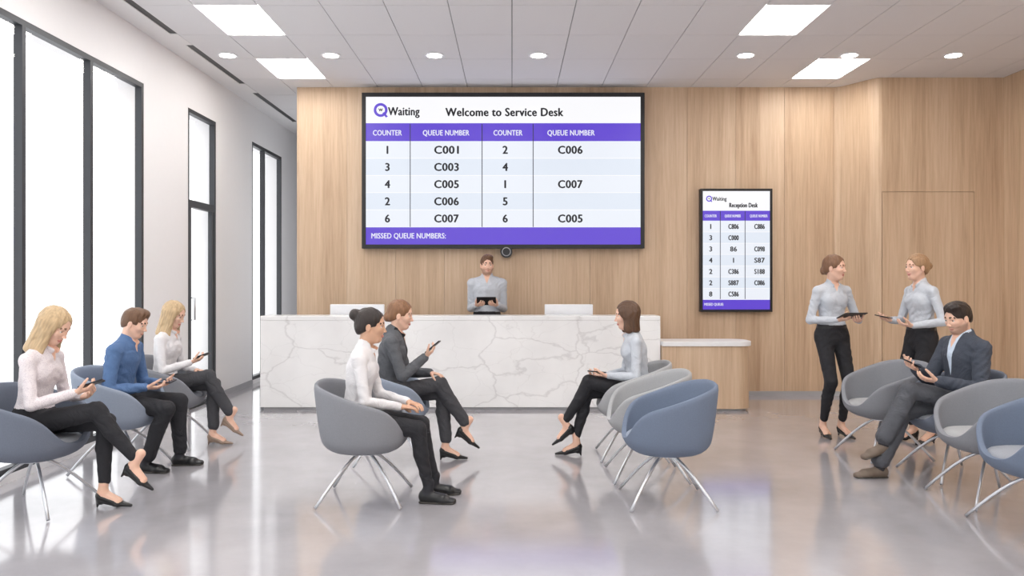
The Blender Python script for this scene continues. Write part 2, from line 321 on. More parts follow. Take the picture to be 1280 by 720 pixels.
# ---------------------------------------------------------------- chairs
def fabric(name,rgb): return M(name,rgb,.85,noise=.1,nscale=120,bump=.2,bscale=300)
def chair(loc,head,shell,cush):
    e=empty('tub_armchair',(loc[0],loc[1],0),math.radians(head)); nphi=72
    ang=np.arange(nphi)*360/nphi; aa=np.minimum(ang,360-ang)
    h=np.interp(aa,[0,25,50,75,100,122,138,152,165,180],[.79,.787,.765,.715,.67,.632,.565,.46,.43,.425])
    for _ in range(3): h=(np.roll(h,1)+h*2+np.roll(h,-1))/4
    prof=[]; 
    for i in range(nphi):
        p=[(.10,.335),(.17,.340),(.225,.360),(.258,.396)]
        for t in (0.,.2,.4,.6,.8,1.): p.append((.268+.12*(h[i]-.425)*t**.8,.425+(h[i]-.425)*t+.0))
        prof.append(p)
    V=[(0,0,.334)]; F=[]; m=len(prof[0])
    for i in range(nphi):
        a=math.radians(ang[i]); q=1+.07*math.sin(2*a)**2
        for r,z in prof[i]: V.append((-math.cos(a)*r*q,math.sin(a)*r*1.06*q,z))
    for i in range(nphi):
        j=(i+1)%nphi; F.append((0,1+i*m,1+j*m))
        for q in range(m-1): F.append((1+i*m+q,1+i*m+q+1,1+j*m+q+1,1+j*m+q))
    me=D.meshes.new('shell'); me.from_pydata(V,[],F); me.materials.append(shell)
    bm=bmesh.new(); bm.from_mesh(me); bmesh.ops.remove_doubles(bm,verts=bm.verts,dist=.0005); bmesh.ops.recalc_face_normals(bm,faces=bm.faces)
    for f in bm.faces: f.smooth=True
    bm.to_mesh(me); bm.free(); o=link(D.objects.new('shell',me),e)
    md=o.modifiers.new('s','SOLIDIFY'); md.thickness=.034; md.offset=0; md=o.modifiers.new('b','SUBSURF'); md.levels=1; md.render_levels=1
    V=[]; F=[]; pr=[(0,.455),(.10,.458),(.18,.456),(.225,.448),(.245,.43),(.247,.40),(.235,.375),(.2,.362)]
    for i in range(48):
        a=2*math.pi*i/48; q=1+.06*math.sin(2*a)**2
        for r,z in pr: V.append((math.cos(a)*r*1.02*q+.010,math.sin(a)*r*1.05*q,z))
    m=len(pr)
    for i in range(48):
        j=(i+1)%48
        for q in range(m-1): F.append((i*m+q,i*m+q+1,j*m+q+1,j*m+q))
    me=D.meshes.new('seat_cushion'); me.from_pydata(V,[],F); me.materials.append(cush)
    bm=bmesh.new(); bm.from_mesh(me); bmesh.ops.remove_doubles(bm,verts=bm.verts,dist=.0005); bmesh.ops.recalc_face_normals(bm,faces=bm.faces)
    for f in bm.faces: f.smooth=True
    bm.to_mesh(me); bm.free(); link(D.objects.new('seat_cushion',me),e)
    i=0
    for sx in (1,-1):
        for sy in (1,-1):
            i+=1; P=[]
            for t in np.linspace(0,1,9):
                a=(.02*sx,.02*sy,.315); b=(.10*sx,.10*sy,.285); c=(.27*sx,.27*sy,.011)
                P.append([a[q]*(1-t)**2+2*b[q]*t*(1-t)+c[q]*t*t for q in range(3)])
            tube('leg_%d'%i,[P],.0105,CHROME,e)
    disc('hub',(0,0,.314),.09,.02,CHROME,e)
    return e
fG=fabric('fabric_grey',(133,135,141)); fGl=fabric('fabric_light_grey',(165,166,168)); fB=fabric('fabric_blue',(108,120,140)); fBl=fabric('fabric_light_blue',(139,149,165))
fS=fabric('fabric_slate',(105,112,126)); fC=fabric('fabric_cushion',(149,153,161))
chairs=[((-.97,5.28),0,fG,fG),((-.95,6.38),0,fBl,fBl),((1.01,5.22),180,fB,fBl),((.99,5.88),180,fGl,fG),((.98,6.54),178,fGl,fG),
 ((-3.03,5.06),-4,fS,fC),((-3.0,6.12),0,fBl,fBl),((-3.0,7.0),0,fG,fC),
 ((3.05,6.55),188,fG,fGl),((3.26,5.9),186,fS,fC),((3.14,5.25),184,fG,fGl),((3.05,4.6),182,fB,fC)]
for c in chairs: chair(*c)
# ---------------------------------------------------------------- SDF people
def V3(p): return np.array(p,dtype=np.float64)
def nrm(v): v=V3(v); return v/np.linalg.norm(v)
def cone(a,b,r1,r2,lab,k=.02):
    a=V3(a);b=V3(b);ba=b-a;L2=max(ba.dot(ba),1e-9);r=max(r1,r2)
    def f(x,y,z):
        px=x-a[0];py=y-a[1];pz=z-a[2]; t=np.clip((px*ba[0]+py*ba[1]+pz*ba[2])/L2,0,1)
        return np.sqrt((px-t*ba[0])**2+(py-t*ba[1])**2+(pz-t*ba[2])**2)-(r1+(r2-r1)*t)
    return dict(f=f,lo=np.minimum(a,b)-r,hi=np.maximum(a,b)+r,lab=lab,k=k,op=1)
def econe(a,b,u,w1,w2,d1,d2,lab,k=.02,cap=None):
    a=V3(a);b=V3(b);ba=b-a;L=np.linalg.norm(ba);ax=ba/L;u=V3(u);u=u-ax*u.dot(ax);u/=np.linalg.norm(u);v=np.cross(ax,u)
    r=max(w1,w2,d1,d2)
    def f(x,y,z):
        px=x-a[0];py=y-a[1];pz=z-a[2]; s=px*ax[0]+py*ax[1]+pz*ax[2]; t=np.clip(s/L,0,1)
        U=px*u[0]+py*u[1]+pz*u[2]; W=px*v[0]+py*v[1]+pz*v[2]; e=s-t*L
        w=w1+(w2-w1)*t; d=d1+(d2-d1)*t; c=np.minimum(w,d) if cap is None else cap
        q=np.sqrt((U/w)**2+(W/d)**2+(e/c)**2); return (q-1)*np.minimum(w,d)
    return dict(f=f,lo=np.minimum(a,b)-r,hi=np.maximum(a,b)+r,lab=lab,k=k,op=1)
def ell(c,r,lab,k=.02,op=1):
    c=V3(c);r=V3(r)
    def f(x,y,z):
        return (np.sqrt(((x-c[0])/r[0])**2+((y-c[1])/r[1])**2+((z-c[2])/r[2])**2)-1)*r.min()
    return dict(f=f,lo=c-r,hi=c+r,lab=lab,k=k,op=op)
def plane(p,n,k=.004):
    p=V3(p);n=nrm(n)
    return dict(f=lambda x,y,z:-((x-p[0])*n[0]+(y-p[1])*n[1]+(z-p[2])*n[2]),lo=V3((-9,)*3),hi=V3((9,)*3),lab='',k=k,op=-1)
def sdf_mesh(name,prims,h,mats,parent,post=None,attrs=None):
    ad=[p for p in prims if p['op']==1]
    lo=np.min([p['lo'] for p in ad],0)-4*h-.01; hi=np.max([p['hi'] for p in ad],0)+4*h+.01
    n=np.ceil((hi-lo)/h).astype(int)+1
    xs,ys,zs=[(lo[i]+h*np.arange(n[i])).astype(np.float32) for i in range(3)]
    F=np.full(n,1.0,np.float32)
    for p in prims:
        mg=p['k']+3.5*h
        i0=np.clip(np.floor((p['lo']-mg-lo)/h).astype(int),0,n); i1=np.clip(np.ceil((p['hi']+mg-lo)/h).astype(int)+1,0,n)
        sl=tuple(slice(a,b) for a,b in zip(i0,i1)); X=xs[sl[0]][:,None,None];Y=ys[sl[1]][None,:,None];Z=zs[sl[2]][None,None,:]
        d=p['f'](X,Y,Z); A=F[sl]; k=p['k']
        if p['op']==1:
            hh=np.maximum(k-np.abs(A-d),0)/k; F[sl]=np.minimum(A,d)-hh*hh*k*.25
        else:
            d=-d; hh=np.maximum(k-np.abs(A-d),0)/k; F[sl]=np.maximum(A,d)+hh*hh*k*.25
    if post: F=F+post(xs[:,None,None],ys[None,:,None],zs[None,None,:]).astype(np.float32)
    F[0]=F[-1]=1;F[:,0]=F[:,-1]=1;F[:,:,0]=F[:,:,-1]=1
    S=F<0
    cnt=np.zeros([m-1 for m in n],np.int8)
    offs=[(i,j,k) for i in(0,1) for j in(0,1) for k in(0,1)]
    for o in offs: cnt+=S[o[0]:n[0]-1+o[0],o[1]:n[1]-1+o[1],o[2]:n[2]-1+o[2]]
    I,J,K=np.nonzero((cnt>0)&(cnt<8)); N=len(I)
    vals={o:F[I+o[0],J+o[1],K+o[2]] for o in offs}
    acc=np.zeros((N,3)); c=np.zeros(N)
    for o in offs:
        for ax in range(3):
            if o[ax]==0:
                q=list(o);q[ax]=1;q=tuple(q);A=vals[o];B=vals[q];m=(A<0)!=(B<0)
                t=np.where(m,A/np.where(m,A-B,1),0); P=np.tile(np.array(o,float),(N,1)); P[:,ax]=t
                acc[m]+=P[m]; c[m]+=1
    P=(acc/c[:,None]+np.stack([I,J,K],1))*h+lo
    idx=np.full(cnt.shape,-1,np.int64); idx[I,J,K]=np.arange(N)
    Q=[]
    for ax in range(3):
        a,b=[q for q in range(3) if q!=ax]
        if ax==1: a,b=b,a
        s1=[slice(1,-1)]*3; s1[ax]=slice(0,-1); s2=[slice(1,-1)]*3; s2[ax]=slice(1,None)
        A=S[tuple(s1)];B=S[tuple(s2)]
        for flip in (0,1):
            e=np.array(np.nonzero((A&~B) if not flip else (~A&B))).T.copy()
            for q in range(3):
                if q!=ax: e[:,q]+=1
            def g_(da,db):
                t=e.copy(); t[:,a]-=da; t[:,b]-=db; return idx[t[:,0],t[:,1],t[:,2]]
            q4=np.stack([g_(1,1),g_(0,1),g_(0,0),g_(1,0)],1)
            if flip: q4=q4[:,::-1]
            Q.append(q4)
    Q=np.concatenate(Q); Q=Q[(Q>=0).all(1)]
    me=D.meshes.new(name); me.vertices.add(N); me.vertices.foreach_set('co',P.ravel().astype(np.float32))
    me.loops.add(len(Q)*4); me.loops.foreach_set('vertex_index',Q.ravel().astype(np.int32))
    me.polygons.add(len(Q)); me.polygons.foreach_set('loop_start',np.arange(len(Q),dtype=np.int32)*4)
    fc=P[Q].mean(1); best=np.full(len(Q),9e9); lab=np.zeros(len(Q),int); names=list(mats.keys())
    for p in ad:
        d=p['f'](fc[:,0],fc[:,1],fc[:,2]); m=d<best; best[m]=d[m]; lab[m]=names.index(p['lab'])
    for m in names: me.materials.append(mats[m])
    me.polygons.foreach_set('material_index',lab.astype(np.int32)); me.polygons.foreach_set('use_smooth',np.ones(len(Q),bool))
    me.update(calc_edges=True)
    if attrs:
        for an,fn in attrs.items():
            at=me.attributes.new(an,'FLOAT','POINT'); at.data.foreach_set('value',fn(P).astype(np.float32))
    return link(D.objects.new(name,me),parent)
def ik(a,c,l1,l2,pole):
    a=V3(a);c=V3(c);v=c-a;d=np.linalg.norm(v);dr=v/d;d=min(d,l1+l2-.004);x=(l1*l1-l2*l2+d*d)/(2*d);hh=math.sqrt(max(l1*l1-x*x,0))
    p=V3(pole);p=p-dr*p.dot(dr);p/=np.linalg.norm(p);return a+dr*x+p*hh,a+dr*d
def hand_prims(w,d,n,right,curl,sc=1.0,thumb=.5):
    d=nrm(d);n=V3(n);n=nrm(n-d*n.dot(d));T=np.cross(d,n)*(1 if right else -1);P=[]
    P.append(econe(w-d*.02,w+d*.014,T,.024*sc,.025*sc,.019*sc,.018*sc,'skin',.01))
    P.append(econe(w+d*.012,w+d*.078*sc,T,.026*sc,.038*sc,.017*sc,.013*sc,'skin',.012))
    for off,ln in ((.029,.070),(.010,.078),(-.010,.073),(-.028,.057)):
        b=w+d*(.082*sc if abs(off)<.02 else .077*sc)+T*off*sc; a=0
        spread=off*.9
        for q,(fr,am) in enumerate(((.45,.8),(.30,1.2),(.25,.8))):
            a+=curl*am; dd=nrm(d*math.cos(a)+n*math.sin(a)+T*spread*(1 if q==0 else .4)); e_=b+dd*ln*fr*sc
            P.append(cone(b,e_,(.0088-.0009*q)*sc,(.0081-.0009*q)*sc,'skin',.004)); b=e_
    b=w+d*.028*sc+T*.024*sc+n*.006; dd=nrm(d*.65+T*.65+n*(.25+thumb*.3))
    for q,ln in enumerate((.040,.032,.025)):
        e_=b+dd*ln*sc; P.append(cone(b,e_,(.0125-.002*q)*sc,(.0108-.0017*q)*sc,'skin',.008 if q==0 else .004)); b=e_
        dd=nrm(dd+d*.25+n*thumb*.45-T*.25*thumb)
    return P,d,n,T
def foot_prims(A,f,style):
    f=nrm(f);s=nrm(np.cross((0,0,1),f));u=np.cross(f,s);p=lambda a,b,c=0:A+f*a+u*b+s*c
    if style=='flat':
        return [econe(p(-.035,-.048),p(.10,-.06),s,.036,.044,.044,.030,'shoe',.02),econe(p(.09,-.066),p(.165,-.074),s,.044,.034,.026,.018,'shoe',.02),
            cone(p(0,.04),p(-.012,-.035),.036,.036,'sock',.015),econe(p(-.05,-.086),p(.16,-.086),s,.036,.042,.008,.008,'sole',.004,.02),plane(p(0,-.092),-u)]
    return [cone(p(0,.05),p(-.010,-.03),.030,.030,'sock',.01),econe(p(-.014,-.045),p(.09,-.092),s,.027,.032,.034,.020,'sock',.02),
        econe(p(-.026,-.058),p(-.020,-.088),s,.030,.028,.030,.028,'shoe',.006),econe(p(-.024,-.088),p(.085,-.114),s,.028,.036,.016,.015,'shoe',.006),
        econe(p(.078,-.106),p(.165,-.123),s,.038,.011,.022,.009,'shoe',.01),cone(p(-.03,-.060,.020),p(.07,-.098,.027),.012,.012,'shoe',.006),cone(p(-.03,-.060,-.020),p(.07,-.098,-.027),.012,.012,'shoe',.006),
        cone(p(-.036,-.085),p(-.044,-.129),.016,.0055,'sole',.008)]
SKC={'light':(228,186,163),'mid':(208,164,136)}
SKIN={'light':M('skin_light',SKC['light'],.5,noise=.08,nscale=25,sss=.1),'mid':M('skin_tan',SKC['mid'],.5,noise=.08,nscale=25,sss=.1)}
EYE=M('eye_white',(225,220,216),.2); IRIS=M('iris_dark',(72,56,44),.2); LASH=M('eyelash',(70,52,44),.6)
LIP=M('lips',(198,128,118),.45); SOCK=M('sock_dark',(40,40,46),.8)
def hairm(n,rgb): return M('hair_'+n,rgb,.42,noise=.55,nscale=70,stretch=(1,1,.15),bump=.8,bscale=150,spec=.45)
H_BLONDE=hairm('blonde',(190,163,126)); H_DBLONDE=hairm('dark_blonde',(156,122,90)); H_BROWN=hairm('brown',(88,62,44)); H_DARK=hairm('dark',(42,32,28)); H_AUB=hairm('auburn',(132,94,66)); H_MB=hairm('mid_brown',(104,74,52)); H_LB=hairm('light_brown',(122,88,64))
BROWS={'dark':M('brow_dark',(78,58,48),.7),'mid':M('brow_mid',(138,104,80),.7)}
def head(par,N0,Hc,yaw,pitch,sex,skin,hair,style,beard=False,smile=0,roll=0):
    R=Matrix.Rotation(math.radians(yaw),3,'Z')@Matrix.Rotation(math.radians(pitch),3,'Y')@Matrix.Rotation(math.radians(roll),3,'X')
    Rn=np.array(R); nb=Rn.T@(V3(N0)-V3(Hc)); e=D.objects.new('head',None); e.empty_display_size=.05; link(e,par); e.matrix_local=Matrix.Translation(Vector(Hc))@R.to_4x4()
    f=sex=='f'; nr=.043 if f else .054; jw=.0 if f else .005
    mats={'skin':skin,'lip':LIP if f else M('lips_male',(204,148,132),.5),'brow':BROWS['dark' if hair in (H_DARK,H_BROWN,H_MB) else 'mid'],'lash':LASH}
    P=[ell((-.012,0,.03),(.093,.073,.085),'skin'),ell((.02,0,-.02),(.068,.056+jw*.5,.09),'skin',.02),
       ell((.044,0,-.090),(.030,.026+jw,.024),'skin',.02)]
    for s in (1,-1):
        P+=[cone((-.004,(.046+jw)*s,-.046),(.046,(.017+jw)*s,-.092),.018+jw*.5,.013,'skin',.02),ell((.056,.034*s,-.024),(.020,.020,.018),'skin',.02)]
    P.append(cone((.071,.034,.019),(.071,-.034,.019),.009,.009,'skin',.018))
    for s in (1,-1): P.append(ell((.094,.031*s,.001),(.018,.017,.011),'skin',.010,-1))
    P+=[cone((.080,0,.006),(.098,0,-.031),.0055,.0068,'skin',.010),ell((.0985,0,-.032),(.008,.008,.007),'skin',.006)]
    for s in (1,-1):
        P+=[ell((.092,.0105*s,-.035),(.008,.0055,.0055),'skin',.005),
        cone((.0745,.042*s,.005),(.0795,.021*s,.0095),.0026,.0030,'skin',.003),cone((.0765,.042*s,.0035),(.0812,.022*s,.0075),.0010,.0012,'lash',.001),
        cone((.0765,.021*s,-.0615+.005*smile),(.0845,0,-.0615),.0026,.0040,'lip',.004),cone((.0775,.013*s,-.0675),(.0825,0,-.0690),.0032,.0044,'lip',.004),
        cone((.0710,.046*s,.021),(.0810,.019*s,.0250),.0019,.0029,'brow',.002),
        ell((-.006,.074*s,-.012),(.017,.008,.029),'skin',.006),ell((.0,.083*s,-.008),(.009,.005,.016),'skin',.004,-1)]
    P.append(cone((-.02,0,-.045),nb,nr,nr+.004,'skin',.03))
    at=None
    if beard:
        mats['skin']=layered(skin,[('beard',(118,86,68),-.004,.012,.6)],'skin_stubble')
        def bf(p):
            x,y,z=p.T; a=np.minimum(-.050-z+.25*(.07-x),z+.118); a=np.minimum(a,x+.012)
            mo=.012-np.sqrt(((y)/2.1)**2+((z+.065)/.9)**2); a=np.minimum(a,-mo)
            mu=np.minimum(.006-np.abs(z+.051),.030-np.abs(y)); return np.maximum(a,np.where(x>.05,mu,-1))
        at={'beard':bf}
    sdf_mesh('face',P,.0024,mats,e,attrs=at)
    for s_,nm in ((1,'eye_left'),(-1,'eye_right')):
        bm=bmesh.new(); bmesh.ops.create_uvsphere(bm,u_segments=24,v_segments=20,radius=.0122)
        bmesh.ops.rotate(bm,verts=bm.verts,matrix=Matrix.Rotation(math.pi/2,3,'Y'))
        for q in bm.faces:
            q.smooth=True; c=q.calc_center_median(); q.material_index=1 if (c.x>0 and math.hypot(c.y,c.z)<.0052) else 0
        me=D.meshes.new(nm); bm.to_mesh(me); bm.free(); me.materials.append(EYE); me.materials.append(IRIS)
        o=D.objects.new(nm,me); o.location=(.0672,.031*s_,0); link(o,e)
    cap=[ell((-.016,0,.034),(.101,.080,.090),'h',.02)]
    cut=ell((.105,0,-.035),(.085,.076,.108),'h',.010,-1)
    if style=='short':
        HP=[ell((-.014,0,.032),(.099,.078,.088),'h',.02),ell((.035,.01,.095),(.052,.052,.028),'h',.03),ell((-.055,0,-.02),(.05,.060,.06),'h',.03),ell((.114,0,-.04),(.084,.080,.115),'h',.008,-1),plane((0,0,-.026),(.45,0,-1),.01)]
    elif style in('bun','highbun','low'):
        HP=cap+[ell((-.05,0,-.02),(.058,.066,.062),'h',.03),cut,plane((.0,0,-.024),(.55,0,-1),.012)]
        if style=='bun': HP.append(ell((-.122,0,.012),(.034,.037,.036),'h',.012))
        if style=='highbun': HP.append(ell((-.112,0,.065),(.042,.044,.042),'h',.012))
        if style=='low': HP+= [ell((-.104,0,-.030),(.030,.036,.038),'h',.015)]
    else:
        zb,wb=(-.125,.080) if style=='bob' else (-.20,.072)
        HP=cap+[econe((-.045,0,.02),(-.055,0,zb),(0,1,0),.082,wb,.058,.042,'h',.03,.03)]
        for s in (1,-1): HP.append(econe((.0,.066*s,.03),(.012,.074*s,zb+.01),(1,0,0),.043,.032,.016,.018,'h',.03,.03))
        HP+=[ell((.105,0,-.045),(.088,.068,.118),'h',.012,-1)]
        if style=='long':
            for s in (1,-1): HP.append(econe((.018,.069*s,-.05),(.055,.080*s,-.205),(1,0,0),.022,.02,.015,.013,'h',.02,.03))
    sdf_mesh('hair',HP,.003,{'h':hair},e,post=lambda x,y,z:.0012*np.sin(190*y+3*np.sin(30*z)+90*x)*np.ones_like(z)+.001*np.sin(90*x+70*y+40*z))
def gadget(par,kind,c,long,n,name):
    n=nrm(n);long=V3(long);long=nrm(long-n*long.dot(n));s=np.cross(long,n)
    w,l,t=(.036,.074,.0045) if kind=='phone' else (.078,.110,.004)
    o=empty(name); M4=Matrix(((s[0],long[0],n[0],c[0]),(s[1],long[1],n[1],c[1]),(s[2],long[2],n[2],c[2]),(0,0,0,1)))
    C.view_layer.update(); o.matrix_world=par.matrix_world@M4
    boxes('casing',[(-w,w,-l,l,-t,t)],[BLACK],o,.003); boxes('screen',[(-w*.92,w*.92,-l*.94,l*.94,t,t+.0006)],[M('device_screen',(70,78,92),.1)],o)
WR=dict(bump=.6,bscale=11,bdist=.025,bwarp=1.2)
BLK=M('trousers_black',(32,32,37),.8,noise=.1,**WR); GRT=M('trousers_grey',(84,86,92),.85,noise=.12,nscale=80,**WR); CHT=M('trousers_charcoal',(66,66,70),.85,noise=.12,nscale=80,**WR)
SHB=M('shoe_black_leather',(20,20,22),.3); SHN=M('shoe_nude_leather',(150,128,112),.35); SHT=M('shoe_taupe',(112,98,86),.6); SOLEM=M('shoe_sole',(60,56,52),.6)
W_SH=shirt_mat('blouse_patterned',(224,216,218),(198,187,194),120); BL_SH=M('shirt_blue',(82,112,155),.8,noise=.12,nscale=60,**WR); WH_SH=M('blouse_white',(224,222,224),.75,**WR)
LG_SH=M('shirt_pale_grey_blue',(192,197,205),.75,noise=.05,nscale=150,**WR); BZ=M('blazer_grey',(88,90,95),.85,noise=.12,nscale=90,**WR); BZN=M('blazer_navy',(63,69,81),.85,noise=.12,nscale=90,**WR)
SH_LB=M('shirt_light_blue',(196,210,226),.75)
def person(name,loc,heading,sex='f',pz=.54,lean=(4,8),legs=None,arms=None,hd=(0,10),top=WH_SH,inner=None,irgb=None,pants=BLK,shoe=SHB,style='pump',sock=None,skin='light',hair=H_BLONDE,hs='long',scale=1.0,seated=True,beard=False,smile=0,jacket=False,hold=None,hfwd=.03,belt=False,curl=.35):
    par=empty(name,(loc[0],loc[1],0),math.radians(heading)); par.scale=(scale,)*3; C.view_layer.update()
    f=sex=='f'; sk=SKIN[skin]; P0=V3((0,0,pz)); a1,a2=[math.radians(v) for v in lean]
    d1=V3((math.sin(a1),0,math.cos(a1)));d2=V3((math.sin(a2),0,math.cos(a2)))
    sp=lambda h:P0+d1*min(h,.22)+d2*max(h-.22,0)
    N0=sp(.49); SW=.143 if f else .178
    st=[(-.02,.152,.108),(.07,.140,.102),(.17,.112,.085),(.27,.122,.092),(.35,.134,.098),(.42,.130,.080),(.47,.072,.056)] if f else [(-.02,.158,.112),(.07,.152,.112),(.17,.146,.104),(.27,.156,.112),(.35,.170,.116),(.42,.162,.092),(.475,.085,.062)]
    if jacket: st=[(h,w+.010,dd+.010) for h,w,dd in st]; st[2]=(st[2][0],st[2][1]+.006,st[2][2]+.004)
    P=[]; U=(0,1,0)
    for (h1,w1,e1),(h2,w2,e2) in zip(st[:-1],st[1:]):
        lb='pants' if (h2<=.08 and not jacket) else 'top'
        P.append(econe(sp(h1),sp(h2),U,w1,w2,e1,e2,lb,.015))
    if belt: P.append(econe(sp(.075),sp(.10),U,.144 if f else .155,.138 if f else .153,.106 if f else .115,.102 if f else .112,'belt',.003,.006))
    if f:
        for s in (1,-1): P.append(ell(sp(.325)+V3((.062,.056*s,0)),(.048,.054,.056),'top',.04))
    if seated: P.append(ell(P0+V3((-.02,0,-.015)),(.130,.165,.095),'top' if jacket else 'pants',.04))
    nd=nrm(V3((hfwd+.0,0,.12)))
    P.append(cone(N0-d2*.03,N0+nd*.022,.064 if f else .076,.052 if f else .063,'inner' if jacket else 'top',.012))
    cr=.050 if f else .062
    for s in (1,-1): P.append(econe(N0+V3((.0,cr*s,.022)),N0+V3((.072,.026*s,-.028)),(0,s*.3,1),.017,.020,.006,.006,'inner' if jacket else 'top',.006,.006))
    if jacket:
        P.append(cone(N0-d2*.04-V3((.02,0,0)),N0+nd*.012-V3((.022,0,0)),.078,.062,'top',.012))
        for s in (1,-1): P.append(econe(sp(.2)+V3((.103,.012*s,0)),sp(.44)+V3((.062,.075*s,0)),(0,1,.0),.012,.030,.014,.014,'top',.006,.01))
    tl_,sl_=(.43,.405) if f else (.455,.43)
    if legs is None: legs={'R':('p',(.42,-.10)),'L':('p',(.42,.10))}
    for s,sg in (('R',-1),('L',1)):
        hip=P0+V3((0,.083*sg,0)); l=legs[s]; ah=.134 if style=='pump' else .092
        if l[0]=='p':
            tgt=V3((l[1][0],l[1][1],ah)); K,A=ik(hip,tgt,tl_,sl_,l[3] if len(l)>3 else (1,.06*sg,.6)); fd=V3(l[2]) if len(l)>2 else V3((1,.12*sg,0))
        else:
            K=hip+nrm(l[1])*tl_; A=K+nrm(l[2])*sl_; fd=V3(l[3])
        rt,rk,rm,ra=(.080,.056,.050,.036) if f else (.086,.064,.060,.052)
        if pants is GRT or pants is CHT: ra+=.012; rm+=.006
        mid=K+(A-K)*.4
        back=nrm(A-K); bk=nrm(V3((back[2],0,-back[0])))*(.010)
        P+= [cone(hip,K,rt,rk,'pants',.03),cone(K,mid+bk,rk,rm,'pants',.015),cone(mid+bk,A-back*.04,rm,ra,'pants',.012)]
        FP=foot_prims(A,fd,style); sdf_mesh('shoe_'+s,FP,.0035,{'shoe':shoe,'sock':sock or (sk if style=='pump' else SOCK),'sole':SOLEM if style=='flat' else shoe},par)
    for s,sg in (('R',-1),('L',1)):
        S0=sp(.418)+V3((0,SW*sg,0)); w,pole,hdr,hn=arms[s][:4]; cu=arms[s][4] if len(arms[s])>4 else curl
        ul,fl_=(.28,.245) if f else (.305,.265)
        E,Wr=ik(S0,w,ul,fl_,pole); ru,re,rw=(.043,.036,.028) if f else (.054,.046,.035)
        if jacket: ru+=.008;re+=.007;rw+=.008
        P+=[cone(S0-V3((0,.07*sg,-.012)),S0,.046 if f else .054,ru,'top',.03),cone(S0,E,ru,re,'top',.02),cone(E,E+(Wr-E)*.5,re,(re+rw)/2+.002,'top',.012),cone(E+(Wr-E)*.5,E+(Wr-E)*.97,(re+rw)/2+.002,rw,'top',.008)]
        if jacket: P.append(cone(E+(Wr-E)*.9,E+(Wr-E)*.99,rw-.006,rw-.006,'inner',.003))
        HP,d,n,T=hand_prims(Wr,hdr,hn,s=='R',cu,.93 if f else 1.04)
        sdf_mesh('hand_'+s,HP,.0028,{'skin':sk},par)
        if hold and hold[0]==s:
            gadget(par,'phone',Wr+d*.10+n*.024,d*1.0+T*.15,n,'smartphone')
    if hold and hold[0]=='T': gadget(par,'tablet',V3(hold[1]),hold[2],hold[3],'tablet_computer')
    def hxy(p):
        q=p-sp(.22); return q@d2+.22, q@V3((d2[2],0,-d2[0])), p[:,1]
    def vneck(p):
        h,x,y=hxy(p); return np.where(x>.02,np.minimum((h-.415)*.40-np.abs(y),h-.40),-1)
    def vjack(p):
        h,x,y=hxy(p); return np.where(x>.03,np.minimum((h-.21)*.17-np.abs(y),.2),-1)
    sc_=SKC[skin]
    tm=layered(top,([('vjack',irgb,-.0005,.0005,1)] if jacket else [])+[('vneck',sc_,-.0005,.0005,1)],top.name+'_open_'+skin+('_j' if jacket else ''))
    im=layered(inner,[('vneck',sc_,-.0005,.0005,1)],inner.name+'_in_'+skin) if inner else tm
    mats={'top':tm,'pants':pants,'inner':im,'belt':BLACK}
    ph=abs(loc[0])*7+loc[1]*3
    wr=lambda x,y,z:.0016*np.sin(42*x+2.6*np.sin(27*z+ph)+19*y)*np.sin(30*z+2.2*np.sin(21*y+ph)+12*x)+.0020*np.sin(105*z+70*x+4*np.sin(25*y+ph)+2*np.sin(30*x))*np.clip(np.sin(9*z+11*y+7*x+ph),0,1)
    sdf_mesh('body',P,.0055,mats,par,post=wr,attrs={'vneck':vneck,'vjack':vjack})
    hy,hp=hd[:2]; Hc=N0+nrm((hfwd,0,.12))*.148+V3((.01,0,0)); head(par,N0-d2*.02,Hc,hy,hp,sex,sk,hair,hs,beard,smile)
    return par
def cr_(fw,pl,up='R'):
    s=1 if up=='R' else -1
    return {up:('d',(1,.20*s,.20),(fw,.10*s,-.9),(.86,.1*s,-.42)),('L' if up=='R' else 'R'):('p',(pl,.04*s))}
phoneArms={'R':((.31,-.06,.745),(-.3,-.5,-1),(.8,.45,.25),(-.45,.1,.9),.5),'L':((.27,.09,.70),(-.3,.5,-1),(.85,-.4,.2),(-.2,-.5,.85),.4)}
person('seated_woman',(-3.04,5.06),-3,legs=cr_(.68,.44),arms=phoneArms,hd=(0,30),top=W_SH,hair=H_BLONDE,hs='long',hold=('R',),hfwd=.05,lean=(4,12))
person('seated_man',(-3.04,6.12),0,sex='m',style='flat',top=BL_SH,legs={'R':('p',(.30,-.12)),'L':('p',(.46,.12))},arms={'R':((.27,-.09,.66),(-.4,-.6,-1),(.85,.5,-.1),(-.1,.3,1),.45),'L':((.31,.08,.67),(-.4,.6,-1),(.8,-.5,0),(-.2,-.2,1),.5)},hd=(0,18),hair=H_MB,hs='short',hold=('L',),lean=(6,14),hfwd=.045,scale=.965)
person('seated_woman',(-3.06,7.0),-4,legs=cr_(.50,.44),arms={'R':((.28,-.06,.75),(-.3,-.5,-1),(.85,.4,.3),(-.45,.1,.9),.5),'L':((.25,.1,.66),(-.3,.5,-1),(.85,-.4,0),(0,-.2,-1),.35)},hd=(0,20),top=WH_SH,pants=CHT,shoe=SHN,hair=H_BLONDE,hs='long',hold=('R',),lean=(3,8),scale=.98)
person('seated_woman',(-1.03,5.28),0,style='flat',legs={'R':('p',(.50,-.10)),'L':('p',(.52,.10))},arms={'R':((.30,-.07,.635),(-.4,-.5,-1),(.9,.4,-.12),(0,.15,-1),.3),'L':((.34,.06,.645),(-.4,.5,-1),(.8,-.55,-.1),(0,-.15,-1),.3)},hd=(0,4),top=WH_SH,hair=H_DARK,hs='highbun',skin='mid',lean=(4,8),scale=.98)
